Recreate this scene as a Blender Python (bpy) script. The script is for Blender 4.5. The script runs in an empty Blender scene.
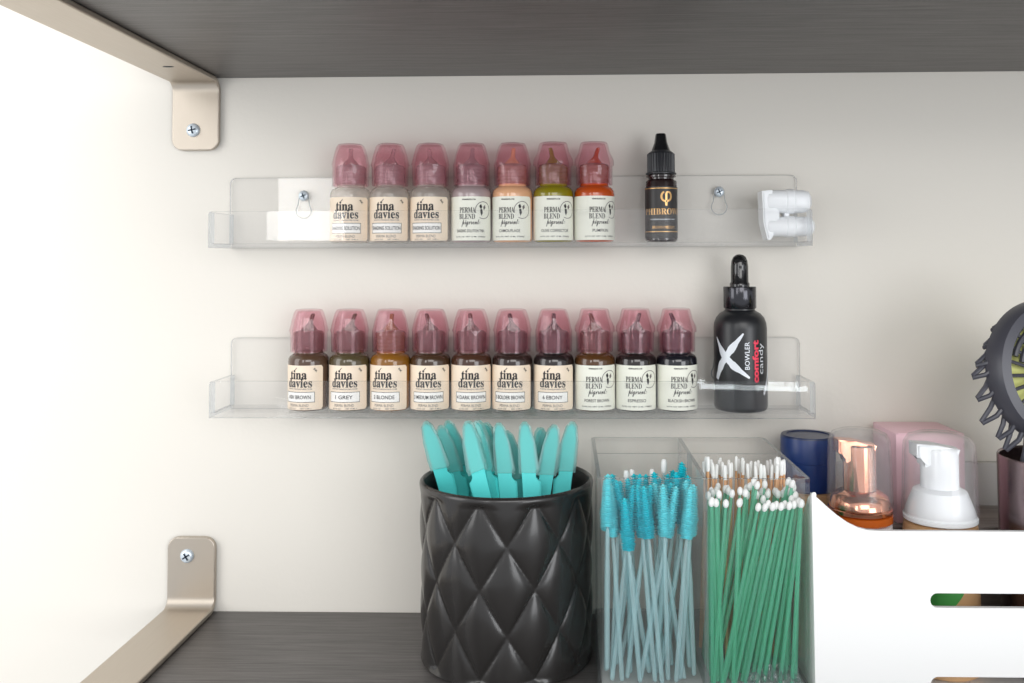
import bpy, bmesh, math, random
from mathutils import Vector, Matrix
C = bpy.context.scene
PI = math.pi
R = math.radians
Z0 = 1.35                       # height of the lens above the floor of the room

# ------------------------------------------------------------------ camera
F, PX, PY = 900.0, 542.0, 231.0          # focal length and foot of the optical axis, in pixels
YAW, PITCH, ROLL = 0.0267, 0.0333, 0.0032
cd = bpy.data.cameras.new('camera'); cam = bpy.data.objects.new('camera', cd)
C.collection.objects.link(cam); C.camera = cam
cd.sensor_width = 36.0; cd.lens = 36.0 * F / 1024
cd.shift_x = (512 - PX) / 1024; cd.shift_y = -(341.5 - PY) / 1024
cd.clip_start = 0.01
cam.matrix_world = Matrix.Translation((0, 0, Z0)) @ Matrix.Rotation(YAW, 4, 'Z') @ Matrix.Rotation(PI/2 + PITCH, 4, 'X') @ Matrix.Rotation(-ROLL, 4, 'Z')

# ------------------------------------------------------------------ world, lights, exposure
w = bpy.data.worlds.new('world'); C.world = w; w.use_nodes = True
bg = w.node_tree.nodes['Background']
bg.inputs[0].default_value = (0.93, 0.96, 1.0, 1); bg.inputs[1].default_value = 0.85
C.view_settings.view_transform = 'Standard'; C.view_settings.look = 'None'
C.view_settings.exposure = 0.0; C.view_settings.gamma = 1.0; C.view_settings.use_curve_mapping = False
C.cycles.max_bounces = 14; C.cycles.transparent_max_bounces = 40
C.cycles.caustics_reflective = False; C.cycles.caustics_refractive = False

def area(name, loc, target, sx, sy, power, color=(1, 1, 1)):
    l = bpy.data.lights.new(name, 'AREA'); l.shape = 'RECTANGLE'; l.size = sx; l.size_y = sy
    l.energy = power; l.color = color
    o = bpy.data.objects.new(name, l); C.collection.objects.link(o)
    o.location = loc
    o.rotation_euler = (Vector(target) - Vector(loc)).to_track_quat('-Z', 'Y').to_euler()
    return o
area('window_light', (-0.72, 0.20, Z0+0.10), (-0.30, 0.603, Z0-0.02), 0.34, 0.62, 2.0, (1.0, 0.992, 0.975))
area('ledge_reflection_light', (-0.51, -0.62, Z0+0.30), (-0.17, 0.60, Z0+0.10), 0.15, 0.52, 1.5, (1.0, 0.99, 0.97))  # unseen stand-in light, shaped and placed for the bright reflection in the upper ledge
area('lip_streak_light', (0.354, -0.60, Z0-0.242), (0.12, 0.56, Z0-0.08), 0.20, 0.009, 0.07, (0.9, 0.98, 1.0))  # added thin light; its reflection makes the pale streak on the lower lip
area('high_front_fill', (0.20, -0.90, Z0+0.55), (0.10, 0.60, Z0-0.10), 0.9, 0.6, 7.0, (1.0, 0.985, 0.96))  # added soft fill from high behind the camera, not a real ceiling lamp
area('low_front_fill', (0.95, -0.85, Z0-0.05), (0.25, 0.60, Z0), 0.7, 0.8, 8.0, (0.96, 0.98, 1.0))  # added fill at lens height from the front right, not a real window

# ------------------------------------------------------------------ helpers
def W(px, py, Y):
    """a pixel of the photograph at distance Y becomes a point of the place"""
    d = cam.matrix_world.to_3x3() @ Vector((px - PX, PY - py, -F))
    return Vector((0, 0, Z0)) + d * (Y / d.y)
def XW(px, Y, py=None):
    return W(px, 261 if py is None else py, Y).x

def tag(o, label=None, cat=None, group=None, kind=None):
    if label: o['label'] = label
    if cat: o['category'] = cat
    if group: o['group'] = group
    if kind: o['kind'] = kind
    return o
def empty(name, loc, label, cat, group=None, rz=0.0):
    o = bpy.data.objects.new(name, None); C.collection.objects.link(o)
    o.empty_display_size = 0.01
    o.location = loc; o.rotation_euler = (0, 0, rz)
    return tag(o, label, cat, group)
def link(name, me, parent=None, loc=None):
    o = bpy.data.objects.new(name, me); C.collection.objects.link(o)
    if parent: o.parent = parent
    if loc is not None: o.location = loc
    return o
def finish(bm, name, mats, smooth=True, angle=40):
    bmesh.ops.recalc_face_normals(bm, faces=bm.faces)
    me = bpy.data.meshes.new(name); bm.to_mesh(me); bm.free()
    for m in (mats if isinstance(mats, (list, tuple)) else [mats]): me.materials.append(m)
    if smooth:
        for p in me.polygons: p.use_smooth = True
        me.set_sharp_from_angle(angle=R(angle))
    return me
def box(bm, x0, x1, y0, y1, z0, z1, bev=0.0, seg=2, mi=0):
    vs = [bm.verts.new((x, y, z)) for x in (x0, x1) for y in (y0, y1) for z in (z0, z1)]
    fs = [bm.faces.new([vs[i] for i in q]) for q in
          ((0,1,3,2), (4,6,7,5), (0,4,5,1), (2,3,7,6), (0,2,6,4), (1,5,7,3))]
    for f in fs: f.material_index = mi
    if bev > 0:
        es = list({e for f in fs for e in f.edges})
        r = bmesh.ops.bevel(bm, geom=es, offset=bev, segments=seg, affect='EDGES', profile=0.5)
        for f in r['faces']: f.material_index = mi
def lathe(bm, prof, n=40, mi=0, cx=0, cy=0, cap0=True, cap1=True, rf=None, mi_fn=None):
    """prof: (radius, z) from bottom to top"""
    rings = []
    for k, (r, z) in enumerate(prof):
        if r < 1e-6: rings.append([bm.verts.new((cx, cy, z))]); continue
        ring = []
        for i in range(n):
            a = 2*PI*i/n; rr = r if rf is None else rf(r, a, z, k)
            ring.append(bm.verts.new((cx + rr*math.sin(a), cy - rr*math.cos(a), z)))
        rings.append(ring)
    for k in range(len(rings)-1):
        a, b = rings[k], rings[k+1]
        m = mi if mi_fn is None else mi_fn(k)
        for i in range(n):
            j = (i+1) % n
            if len(a) == 1 and len(b) == 1: continue
            if len(a) == 1: f = bm.faces.new((a[0], b[j], b[i]))
            elif len(b) == 1: f = bm.faces.new((a[i], a[j], b[0]))
            else: f = bm.faces.new((a[i], a[j], b[j], b[i]))
            f.material_index = m
    if cap0 and len(rings[0]) > 1: bm.faces.new(rings[0][::-1]).material_index = mi
    if cap1 and len(rings[-1]) > 1: bm.faces.new(rings[-1]).material_index = mi
def tube(bm, pts, radii, n=10, mi=0, flat=1.0, closed=False):
    pts = [Vector(p) for p in pts]
    if not isinstance(radii, (list, tuple)): radii = [radii]*len(pts)
    rings = []; prev = None
    for i, p in enumerate(pts):
        if closed: t = pts[(i+1) % len(pts)] - pts[i-1]
        else: t = pts[min(i+1, len(pts)-1)] - pts[max(i-1, 0)]
        t.normalize()
        if prev is None:
            up = Vector((0, 1, 0)) if abs(t.y) < 0.9 else Vector((1, 0, 0))
            u = (up - t*up.dot(t)).normalized()
        else:
            u = (prev - t*prev.dot(t)).normalized()
        prev = u; v = t.cross(u)
        rings.append([bm.verts.new(p + (u*math.cos(2*PI*k/n)*flat + v*math.sin(2*PI*k/n))*radii[i]) for k in range(n)])
    m = len(rings)
    for i in range(m if closed else m-1):
        a, b = rings[i], rings[(i+1) % m]
        for k in range(n):
            bm.faces.new((a[k], a[(k+1) % n], b[(k+1) % n], b[k])).material_index = mi
    if not closed:
        bm.faces.new(rings[0][::-1]).material_index = mi; bm.faces.new(rings[-1]).material_index = mi
def prism(bm, pts, y0, y1, mi=0, bev=0.0):
    """outline (x, z) pushed from y0 to y1"""
    a = [bm.verts.new((x, y0, z)) for x, z in pts]; b = [bm.verts.new((x, y1, z)) for x, z in pts]
    n = len(pts)
    f0 = bm.faces.new(a); f1 = bm.faces.new(b[::-1])
    fs = [bm.faces.new((a[i], b[i], b[(i+1) % n], a[(i+1) % n])) for i in range(n)]
    for f in fs + [f0, f1]: f.material_index = mi
    if bev > 0:
        r = bmesh.ops.bevel(bm, geom=list({e for f in (f0, f1) for e in f.edges}), offset=bev, segments=2, affect='EDGES')
        for f in r['faces']: f.material_index = mi
def rrect(x0, x1, z0, z1, r, n=6, corners=(1, 1, 1, 1)):
    """rounded rectangle outline: bl, br, tr, tl"""
    out = []
    for k, (cx, cz, a0) in enumerate(((x0+r, z0+r, 180), (x1-r, z0+r, 270), (x1-r, z1-r, 0), (x0+r, z1-r, 90))):
        if corners[k]:
            for i in range(n+1):
                a = R(a0 + 90*i/n); out.append((cx + r*math.cos(a), cz + r*math.sin(a)))
        else: out.append(((x0, z0), (x1, z0), (x1, z1), (x0, z1))[k])
    return out

# ------------------------------------------------------------------ materials
def nodes(name):
    m = bpy.data.materials.new(name); m.use_nodes = True
    nt = m.node_tree; return m, nt, nt.nodes['Principled BSDF'], nt.nodes['Material Output']
def sr(c):                       # sRGB 0-255 to linear
    return tuple(((v/255)/12.92 if v/255 <= 0.04045 else ((v/255+0.055)/1.055)**2.4) for v in c) + (1,)
def plain(name, rgb, rough=0.5, metal=0.0, coat=0.0, bump=0.0, bscale=400, spec=0.5, sss=0.0):
    m, nt, p, out = nodes(name)
    p.inputs['Base Color'].default_value = sr(rgb); p.inputs['Roughness'].default_value = rough
    p.inputs['Metallic'].default_value = metal; p.inputs['Coat Weight'].default_value = coat
    p.inputs['Coat Roughness'].default_value = 0.08; p.inputs['Specular IOR Level'].default_value = spec
    if bump:
        tc = nt.nodes.new('ShaderNodeTexCoord'); n = nt.nodes.new('ShaderNodeTexNoise'); n.inputs['Scale'].default_value = bscale
        b = nt.nodes.new('ShaderNodeBump'); b.inputs['Strength'].default_value = bump; b.inputs['Distance'].default_value = 0.0005
        nt.links.new(tc.outputs['Object'], n.inputs['Vector']); nt.links.new(n.outputs['Fac'], b.inputs['Height'])
        nt.links.new(b.outputs['Normal'], p.inputs['Normal'])
    return m
def clear(name, rgb, ior=1.49, gain=1.0, body=0.0, body_rgb=(255, 255, 255), rough=0.02, trans=False, base=0.0):   # ior sets the head-on reflection
    """thin clear plastic: tinted see-through plus mirror reflection by angle, and a milky share"""
    m, nt, p, out = nodes(name); nt.nodes.remove(p)
    t = nt.nodes.new('ShaderNodeBsdfTransparent'); t.inputs[0].default_value = sr(rgb)
    g = nt.nodes.new('ShaderNodeBsdfGlossy'); g.inputs['Roughness'].default_value = rough
    lw = nt.nodes.new('ShaderNodeLayerWeight'); lw.inputs['Blend'].default_value = 0.5
    f = nt.nodes.new('ShaderNodeMath'); f.operation = 'POWER'; f.inputs[1].default_value = 5.0
    nt.links.new(lw.outputs['Facing'], f.inputs[0])
    mu = nt.nodes.new('ShaderNodeMath'); mu.operation = 'MULTIPLY_ADD'; mu.use_clamp = True
    mu.inputs[1].default_value = gain*0.8; mu.inputs[2].default_value = base + ((ior-1)/(ior+1))**2
    mix = nt.nodes.new('ShaderNodeMixShader')
    nt.links.new(f.outputs[0], mu.inputs[0]); nt.links.new(mu.outputs[0], mix.inputs[0])
    last = t
    if body > 0:
        d = nt.nodes.new('ShaderNodeBsdfDiffuse'); d.inputs[0].default_value = sr(body_rgb)
        tl = nt.nodes.new('ShaderNodeBsdfTranslucent'); tl.inputs[0].default_value = sr(body_rgb)
        ad = nt.nodes.new('ShaderNodeMixShader'); ad.inputs[0].default_value = 0.4
        nt.links.new(d.outputs[0], ad.inputs[1]); nt.links.new(tl.outputs[0], ad.inputs[2])
        m2 = nt.nodes.new('ShaderNodeMixShader'); m2.inputs[0].default_value = body
        nt.links.new(t.outputs[0], m2.inputs[1]); nt.links.new(ad.outputs[0], m2.inputs[2]); last = m2
    nt.links.new(last.outputs[0], mix.inputs[1]); nt.links.new(g.outputs[0], mix.inputs[2])
    nt.links.new(mix.outputs[0], out.inputs['Surface'])
    return m
def wood(name, c0, c1, rough=0.45, sx=6, sy=160, sz=160, coords='Object'):
    m, nt, p, out = nodes(name)
    tc = nt.nodes.new('ShaderNodeTexCoord'); mp = nt.nodes.new('ShaderNodeMapping'); mp.inputs['Scale'].default_value = (sx, sy, sz)
    n = nt.nodes.new('ShaderNodeTexNoise'); n.inputs['Scale'].default_value = 2.2; n.inputs['Detail'].default_value = 6; n.inputs['Roughness'].default_value = 0.65
    n.inputs['Distortion'].default_value = 0.5
    cr = nt.nodes.new('ShaderNodeValToRGB'); cr.color_ramp.elements[0].position = 0.35; cr.color_ramp.elements[1].position = 0.68
    cr.color_ramp.elements[0].color = sr(c0); cr.color_ramp.elements[1].color = sr(c1)
    b = nt.nodes.new('ShaderNodeBump'); b.inputs['Strength'].default_value = 0.35; b.inputs['Distance'].default_value = 0.0004
    L = nt.links.new
    L(tc.outputs[coords], mp.inputs[0]); L(mp.outputs[0], n.inputs['Vector']); L(n.outputs['Fac'], cr.inputs[0])
    L(cr.outputs[0], p.inputs['Base Color']); L(n.outputs['Fac'], b.inputs['Height']); L(b.outputs[0], p.inputs['Normal'])
    p.inputs['Roughness'].default_value = rough
    return m
def brushed(name, rgb, sx, sy, sz, rough=0.32):
    m, nt, p, out = nodes(name)
    p.inputs['Metallic'].default_value = 0.85; p.inputs['Base Color'].default_value = sr(rgb)
    tc = nt.nodes.new('ShaderNodeTexCoord'); mp = nt.nodes.new('ShaderNodeMapping'); mp.inputs['Scale'].default_value = (sx, sy, sz)
    n = nt.nodes.new('ShaderNodeTexNoise'); n.inputs['Scale'].default_value = 1.0; n.inputs['Detail'].default_value = 4
    mr = nt.nodes.new('ShaderNodeMapRange'); mr.inputs['To Min'].default_value = rough-0.08; mr.inputs['To Max'].default_value = rough+0.14
    b = nt.nodes.new('ShaderNodeBump'); b.inputs['Strength'].default_value = 0.25; b.inputs['Distance'].default_value = 0.0002
    L = nt.links.new
    L(tc.outputs['Object'], mp.inputs[0]); L(mp.outputs[0], n.inputs['Vector']); L(n.outputs['Fac'], mr.inputs[0])
    L(mr.outputs[0], p.inputs['Roughness']); L(n.outputs['Fac'], b.inputs['Height']); L(b.outputs[0], p.inputs['Normal'])
    return m

M = {}
M['wall'] = plain('painted_wall', (227, 222, 213), 0.75, bump=0.25, bscale=260)
M['shelf'] = wood('dark_shelf_veneer', (68, 65, 64), (106, 102, 100), 0.44, 10, 300, 300)
M['riser'] = wood('grey_riser_veneer', (128, 120, 116), (166, 156, 150), 0.5)
M['rail'] = plain('riser_rail_paint', (206, 203, 200), 0.5)
M['steel'] = brushed('brushed_steel', (190, 180, 167), 1400, 40, 40, 0.36)
M['screw'] = plain('zinc_screw', (214, 224, 232), 0.3, 0.35)
M['recess'] = plain('screw_recess', (40, 52, 66), 0.5, 0.6)
M['acrylic'] = clear('clear_acrylic', (255, 255, 255), 1.40, 0.7, 0.016, (252, 252, 252))
M['acrylic_edge'] = clear('acrylic_cut_edge', (235, 237, 239), 1.49, 1.3, 0.35, (236, 240, 242))
M['box_clear'] = clear('box_plastic', (255, 255, 255), 1.28, 0.6, 0.015, (250, 252, 252))
M['box_floor'] = clear('milky_box_floor', (255, 255, 255), 1.3, 0.5, 0.45, (236, 240, 238))  # milkier and paler than the clear box walls
M['box_edge'] = clear('box_plastic_edge', (228, 232, 234), 1.49, 1.3, 0.35, (215, 220, 222))
M['pink'] = clear('pink_cap_plastic', (253, 241, 244), 1.5, 1.3, 0.062, (248, 156, 174))
M['neck'] = clear('frosted_neck_plastic', (244, 238, 238), 1.45, 1.2, 0.35, (225, 205, 205))
M['cream_label'] = plain('cream_paper_label', (240, 222, 200), 0.5)
M['mint_label'] = plain('pale_green_paper_label', (235, 235, 222), 0.5)
M['label_white'] = plain('label_white_panel', (246, 244, 240), 0.5)
M['ink'] = plain('black_print', (34, 30, 32), 0.5)
M['ink_grey'] = plain('grey_print', (112, 106, 104), 0.5)
M['gold'] = plain('gold_print', (214, 170, 112), 0.35, 0.7)
M['silver'] = plain('silver_print', (222, 226, 232), 0.4, 0.2)
M['red'] = plain('coral_print', (240, 66, 92), 0.5)
M['black_gloss'] = plain('black_gloss_rubber', (20, 20, 22), 0.12, coat=0.4)
M['black_satin'] = plain('black_satin_glass', (30, 31, 34), 0.33)
M['black_plastic'] = plain('black_ribbed_plastic', (44, 45, 49), 0.38)
M['black_metal'] = plain('black_chrome', (70, 70, 74), 0.16, 0.9)
M['amber'] = plain('dark_amber_glass', (34, 20, 20), 0.08, coat=0.6)
M['grey_label'] = plain('grey_black_label', (44, 42, 42), 0.4)
M['white_plastic'] = plain('white_plastic', (244, 246, 248), 0.32)
M['bin'] = plain('white_bin_plastic', (248, 248, 247), 0.4)
M['cup'] = plain('black_ceramic_glaze', (40, 38, 37), 0.25, coat=0.15)
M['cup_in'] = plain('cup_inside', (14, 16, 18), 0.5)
M['teal'] = plain('turquoise_plastic', (84, 218, 216), 0.35)
M['cover'] = clear('milky_blade_cover', (220, 244, 242), 1.45, 1.0, 0.30, (200, 240, 238))
M['blade'] = plain('razor_blade_steel', (190, 205, 205), 0.25, 0.8)
M['bristle'] = plain('turquoise_bristle', (10, 200, 214), 0.45)
M['bristle2'] = plain('pale_turquoise_bristle', (110, 222, 230), 0.45)
M['wand'] = clear('pale_glitter_wand', (240, 252, 253), 1.49, 2.2, 0.36, (222, 248, 251), rough=0.12)
M['green_stick'] = clear('green_stick_plastic', (222, 248, 238), 1.49, 2.0, 0.38, (134, 234, 200), rough=0.1)
M['film'] = clear('clear_film', (225, 232, 232), 1.5, 1.6, 0.12, (210, 222, 224), rough=0.08)
M['cotton'] = plain('white_fibre_tip', (246, 246, 244), 0.9)
M['birch'] = plain('birch_stick', (226, 172, 124), 0.6)
M['navy'] = plain('navy_jar_plastic', (22, 52, 112), 0.35, bump=0.15, bscale=60)
M['navy_dark'] = plain('navy_jar_lid', (34, 48, 84), 0.3)
M['pink_card'] = plain('pink_carton', (248, 206, 216), 0.45)
M['copper'] = plain('rose_copper_chrome', (246, 176, 146), 0.13, 1.0)
M['orange_liquid'] = plain('amber_collar', (206, 98, 30), 0.15, coat=0.5)
M['tan_liquid'] = plain('tan_bottle', (206, 164, 120), 0.3)
M['green_print'] = plain('green_leaf_print', (66, 152, 70), 0.5)
M['frosted'] = clear('frosted_dome', (255, 255, 255), 1.45, 0.9, 0.055, (246, 246, 250), rough=0.15)
M['gunmetal'] = plain('gunmetal_tumbler', (128, 112, 114), 0.22, 0.9)
M['brush_dark'] = plain('charcoal_brush_plastic', (70, 70, 78), 0.35)
M['brush_pad'] = plain('lime_brush_pad', (206, 208, 128), 0.6)
M['kraft'] = plain('kraft_carton', (196, 152, 112), 0.7)

# ------------------------------------------------------------------ lettering
_tc = {}
def glyphs(body, bold=0.0):
    key = (body, bold)
    if key in _tc: return _tc[key]
    cu = bpy.data.curves.new('lettering_source', 'FONT'); cu.body = body; cu.size = 1; cu.resolution_u = 3; cu.offset = bold
    o = bpy.data.objects.new('lettering_source', cu); C.collection.objects.link(o)
    dg = bpy.context.evaluated_depsgraph_get(); dg.update()
    me = bpy.data.meshes.new_from_object(o.evaluated_get(dg))
    vs = [v.co.copy() for v in me.vertices]; ps = [tuple(p.vertices) for p in me.polygons]
    bpy.data.objects.remove(o); bpy.data.curves.remove(cu); bpy.data.meshes.remove(me)
    xs = [v.x for v in vs]; ys = [v.y for v in vs]
    _tc[key] = (vs, ps, min(xs), max(xs), min(ys), max(ys)); return _tc[key]
def text(bm, body, cx, z, width=None, height=None, mi=0, bold=0.0, turn=0.0, shear=0.0, keep=None):
    """flat lettering in x-z round (cx, z); z is the middle of its height"""
    vs, ps, x0, x1, y0, y1 = glyphs(body, bold)
    s = (width/(x1-x0)) if width else height/(y1-y0)
    sy = (height/(y1-y0)) if height else s
    out = []
    ca, sa = math.cos(turn), math.sin(turn)
    for v in vs:
        x = (v.x-(x0+x1)/2)*s; y = (v.y-(y0+y1)/2)*sy
        x += shear*y
        out.append(bm.verts.new((cx + x*ca - y*sa, 0, z + x*sa + y*ca)))
    for p in ps:
        try: bm.faces.new([out[i] for i in p]).material_index = mi
        except ValueError: pass
def flat_rect(bm, x0, x1, z0, z1, mi=0, nx=1):
    vs = [[bm.verts.new((x0+(x1-x0)*i/nx, 0, z)) for i in range(nx+1)] for z in (z0, z1)]
    for i in range(nx): bm.faces.new((vs[0][i], vs[0][i+1], vs[1][i+1], vs[1][i])).material_index = mi
def frame(bm, x0, x1, z0, z1, t, mi=0):
    nx = 12
    flat_rect(bm, x0, x1, z0, z0+t, mi, nx); flat_rect(bm, x0, x1, z1-t, z1, mi, nx)
    flat_rect(bm, x0, x0+t, z0, z1, mi); flat_rect(bm, x1-t, x1, z0, z1, mi)
def flat_ring(bm, cx, cz, r0, r1, mi=0, n=28, a0=0, a1=360):
    A = [[bm.verts.new((cx+r*math.cos(R(a0+(a1-a0)*i/n)), 0, cz+r*math.sin(R(a0+(a1-a0)*i/n)))) for i in range(n+1)] for r in (r0, r1)]
    for i in range(n): bm.faces.new((A[0][i], A[0][i+1], A[1][i+1], A[1][i])).material_index = mi
def flat_poly(bm, pts, mi=0):
    bm.faces.new([bm.verts.new((x, 0, z)) for x, z in pts]).material_index = mi
def wrap(bm, rad):
    for v in bm.verts:
        a = v.co.x/rad; r = rad + 0.0 + v.co.y
        v.co.x = r*math.sin(a); v.co.y = -r*math.cos(a)
def lettering_mesh(name, bm, rad, mats, lift=0.00012):
    # split long faces so they follow the round side
    for _ in range(2):
        es = [e for e in bm.edges if abs(e.verts[0].co.x-e.verts[1].co.x) > 0.0016]
        if es: bmesh.ops.subdivide_edges(bm, edges=es, cuts=1)
    for v in bm.verts: v.co.y = lift
    wrap(bm, rad)
    me = bpy.data.meshes.new(name); bm.to_mesh(me); bm.free()
    for m in mats: me.materials.append(m)
    return me
def label_sheet(name, rad, x0, x1, z0, z1, mat_, corner=0.0015, t=0.00015):
    bm = bmesh.new(); n = 36
    cols = []
    for i in range(n+1):
        x = x0+(x1-x0)*i/n; d = 0
        e = min(x-x0, x1-x)
        if e < corner: d = corner - math.sqrt(max(0, corner**2-(corner-e)**2))
        cols.append((x, z0+d, z1-d))
    grid = []
    for x, a, b in cols:
        an = x/rad
        grid.append([bm.verts.new(((rad+q)*math.sin(an), -(rad+q)*math.cos(an), z)) for q, z in ((t, a), (t, b), (0, b), (0, a))])
    for i in range(n):
        for k in range(4):
            bm.faces.new((grid[i][k], grid[i+1][k], grid[i+1][(k+1) % 4], grid[i][(k+1) % 4]))
    bm.faces.new(grid[0]); bm.faces.new(grid[-1][::-1])
    return finish(bm, name, mat_)

# ------------------------------------------------------------------ the setting
YW = 0.603
ZL = W(320, 611.3, YW).z                  # top of the lower shelf
ZU = W(600, 75.2, YW).z                  # underside of the upper shelf
XE = W(174.5, 100, YW).x                    # left end of both shelves
bm = bmesh.new(); box(bm, -1.6, 1.6, YW, YW+0.05, 0.35, 2.35)
tag(link('wall_back', finish(bm, 'wall_back', M['wall'], False)), kind='structure')
def shelf_board(name, z0, z1, label):
    bm = bmesh.new(); box(bm, XE, 1.15, 0.300, YW-0.0004, z0, z1, 0.0008)
    o = link(name, finish(bm, name, M['shelf'])); tag(o, label, 'shelf', 'dark wall shelves')
shelf_board('wall_shelf', ZU, ZU+0.022, 'dark grey wood-grain wall shelf overhead, seen from below')
shelf_board('wall_shelf', ZL-0.022, ZL, 'dark grey wood-grain wall shelf that carries the black cup and boxes')

def screw_head(parent, x, y, z, r, name='screw', cross=0.3):
    bm = bmesh.new()
    lathe(bm, [(r, 0), (r, r*0.12), (r*0.86, r*0.36), (r*0.55, r*0.5), (0, r*0.55)], 28)
    q = r*0.56
    for a in (cross, cross+PI/2):
        m = Matrix.Rotation(a, 4, 'Z')
        vs = []
        b2 = bmesh.new(); box(b2, -q, q, -r*0.1, r*0.1, r*0.3, r*0.60)
        for v in b2.verts: v.co = m @ v.co
        tmp = bpy.data.meshes.new('t'); b2.to_mesh(tmp); b2.free()
        n0 = len(bm.faces); bm.from_mesh(tmp); bpy.data.meshes.remove(tmp)
        bm.faces.ensure_lookup_table()
        for f in bm.faces[n0:]: f.material_index = 1
    for v in bm.verts: v.co = Matrix.Rotation(PI/2, 4, 'X') @ v.co
    o = link(name, finish(bm, 'screw', [M['screw'], M['recess']]), parent, (x, y, z)); return o

def bracket(zc, up, label, sx, sz):
    """steel strip: plate on the wall, bend, arm along the shelf"""
    root = empty('shelf_bracket', (XE+0.016, YW, zc), label, 'bracket', 'brushed steel shelf brackets')
    s = 1 if up else -1
    hw, t, H, rb = 0.016, 0.0035, 0.0495, 0.010
    st = []                                   # (y, z, ny, nz, halfwidth)
    def hwid(d, r=0.0075):
        return hw if d >= r else hw - r + math.sqrt(max(0, r*r-(r-d)**2))
    k = 10
    for i in range(k+1):
        d = 0.0075*i/k; st.append((-0.0002, s*(H-d), -1, 0, hwid(d)))
    st.append((-0.0002, s*rb*1.2, -1, 0, hw))
    for i in range(0, 9):
        a = R(90*i/8); st.append((-0.0002-rb+rb*math.cos(a), s*(rb+0.0002-rb*math.sin(a)), -math.cos(a), s*math.sin(a), hw))
    L = 0.27
    for d in (0.05, 0.15, L-0.0075): st.append((-d, s*0.0002, 0, s, hw))
    for i in range(1, k+1):
        d = 0.0075*(1-i/k); st.append((-(L-d), s*0.0002, 0, s, hwid(d)))
    bm = bmesh.new(); rows = []
    for y, z, ny, nz, h in st:
        rows.append([bm.verts.new((x, y+ny*q, z+nz*q)) for x, q in ((-h, 0), (h, 0), (h, t), (-h, t))])
    for a, b in zip(rows, rows[1:]):
        for i in range(4): bm.faces.new((a[i], a[(i+1) % 4], b[(i+1) % 4], b[i]))
    bm.faces.new(rows[0]); bm.faces.new(rows[-1][::-1])
    bmesh.ops.remove_doubles(bm, verts=bm.verts, dist=1e-6)
    me = finish(bm, 'bracket', M['steel'])
    o = link('strap', me, root)
    md = o.modifiers.new('bevel', 'BEVEL'); md.width = 0.0008; md.segments = 3; md.limit_method = 'ANGLE'
    md.angle_limit = R(50)
    screw_head(root, sx-(XE+0.016), -t-0.0002, sz-zc, 0.0046, 'screw', 0.55 if up else 0.2)
    if not up:
        bm = bmesh.new(); lathe(bm, [(0.0022, 0), (0.0022, 0.0001)], 16)
        for v in bm.verts: v.co = Vector((v.co.x*1.6, v.co.y*0.6, -v.co.z))
        o2 = link('screw_hole', finish(bm, 'screw_hole', M['recess']), root, (0.004, -0.055, -0.0038))
p = W(195.5, 131, YW); bracket(ZU, False, 'brushed steel bracket under the left end of the overhead shelf', p.x, p.z)
p = W(189.5, 554, YW); bracket(ZL, True, 'brushed steel bracket standing on the left end of the lower shelf', p.x, p.z)

# ------------------------------------------------------------------ clear acrylic ledges
def ledge(xl, xr, zb, zback, zlip, label, screws):
    YF = 0.5635; t = 0.0028
    root = empty('acrylic_ledge', ((xl+xr)/2, YW, zb), label, 'shelf', 'clear acrylic wall ledges')
    hx = (xr-xl)/2; D = YW-YF
    m2 = [M['acrylic'], M['acrylic_edge']]
    def edge_mark(bm, axis):
        bm.normal_update()
        for f in bm.faces:
            if abs(f.normal[axis]) < 0.85: f.material_index = 1
    bm = bmesh.new(); prism(bm, rrect(-hx, hx, 0, zback-zb, 0.004, 5, (0, 0, 1, 1)), -0.0032, -0.0004)
    edge_mark(bm, 1); link('back_plate', finish(bm, 'back_plate', m2, True, 30), root)
    bm = bmesh.new(); box(bm, -hx, hx, -D+t, -0.0033, 0, t); bm.normal_update()
    for f in bm.faces: f.material_index = 1 if abs(f.normal.x) > 0.8 else 0
    link('tray_floor', finish(bm, 'tray_floor', m2, False), root)
    bm = bmesh.new(); prism(bm, rrect(-hx, hx, 0, zlip-zb, 0.002, 4, (0, 0, 1, 1)), -D, -D+t)
    edge_mark(bm, 1); link('front_lip', finish(bm, 'front_lip', m2, True, 30), root)
    for x in (-hx, hx-t):
        bm = bmesh.new(); box(bm, x, x+t, -D+t+0.0001, -0.0034, t, zlip-zb-0.0005); edge_mark(bm, 0)
        link('end_panel', finish(bm, 'end_panel', m2, False), root)
    for sx, sz in screws:
        p = W(sx, sz, 0.6)
        screw_head(root, p.x-root.location.x, -0.0035, p.z-zb, 0.0034, 'screw', 0.4)
        # keyhole slot cut round and under the screw: a bright cut edge
        bm = bmesh.new(); pts = []
        for i in range(25):
            a = R(-30-300*i/24+ -30); pts.append((0.0066*math.cos(a)*0.0+0.0, 0, 0))
        pts = [Vector((0.0052*math.sin(R(a)), 0, -0.0100-0.0052*math.cos(R(a)))) for a in range(-130, 131, 20)]
        pts += [Vector((0.0030*math.sin(R(a)), 0, 0.0002+0.0034*math.cos(R(a)))) for a in (70, 40, 0, -40, -70)]
        tube(bm, pts, 0.00035, 6, closed=True)
        link('keyhole_slot', finish(bm, 'keyhole', M['acrylic_edge']), root, (p.x-root.location.x, -0.0033, p.z-zb))
    return root
XL = XW(207.5, 0.5635, 300); XR = XW(813.5, 0.5635, 300)
zb1 = W(510, 246.8, 0.5635).z; zb2 = W(510, 418.6, 0.5635).z
ledge(XL, XR, zb1, W(510, 176.5, 0.6).z, W(510, 210, 0.5635).z, 'upper clear acrylic ledge holding seven pink-capped bottles', [(304, 196), (719, 192)])
ledge(XL+0.0015, XR+0.0005, zb2, W(510, 337.5, 0.6).z, W(510, 381.5, 0.5635).z, 'lower clear acrylic ledge holding ten pink-capped bottles', [(719, 358)])

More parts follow.
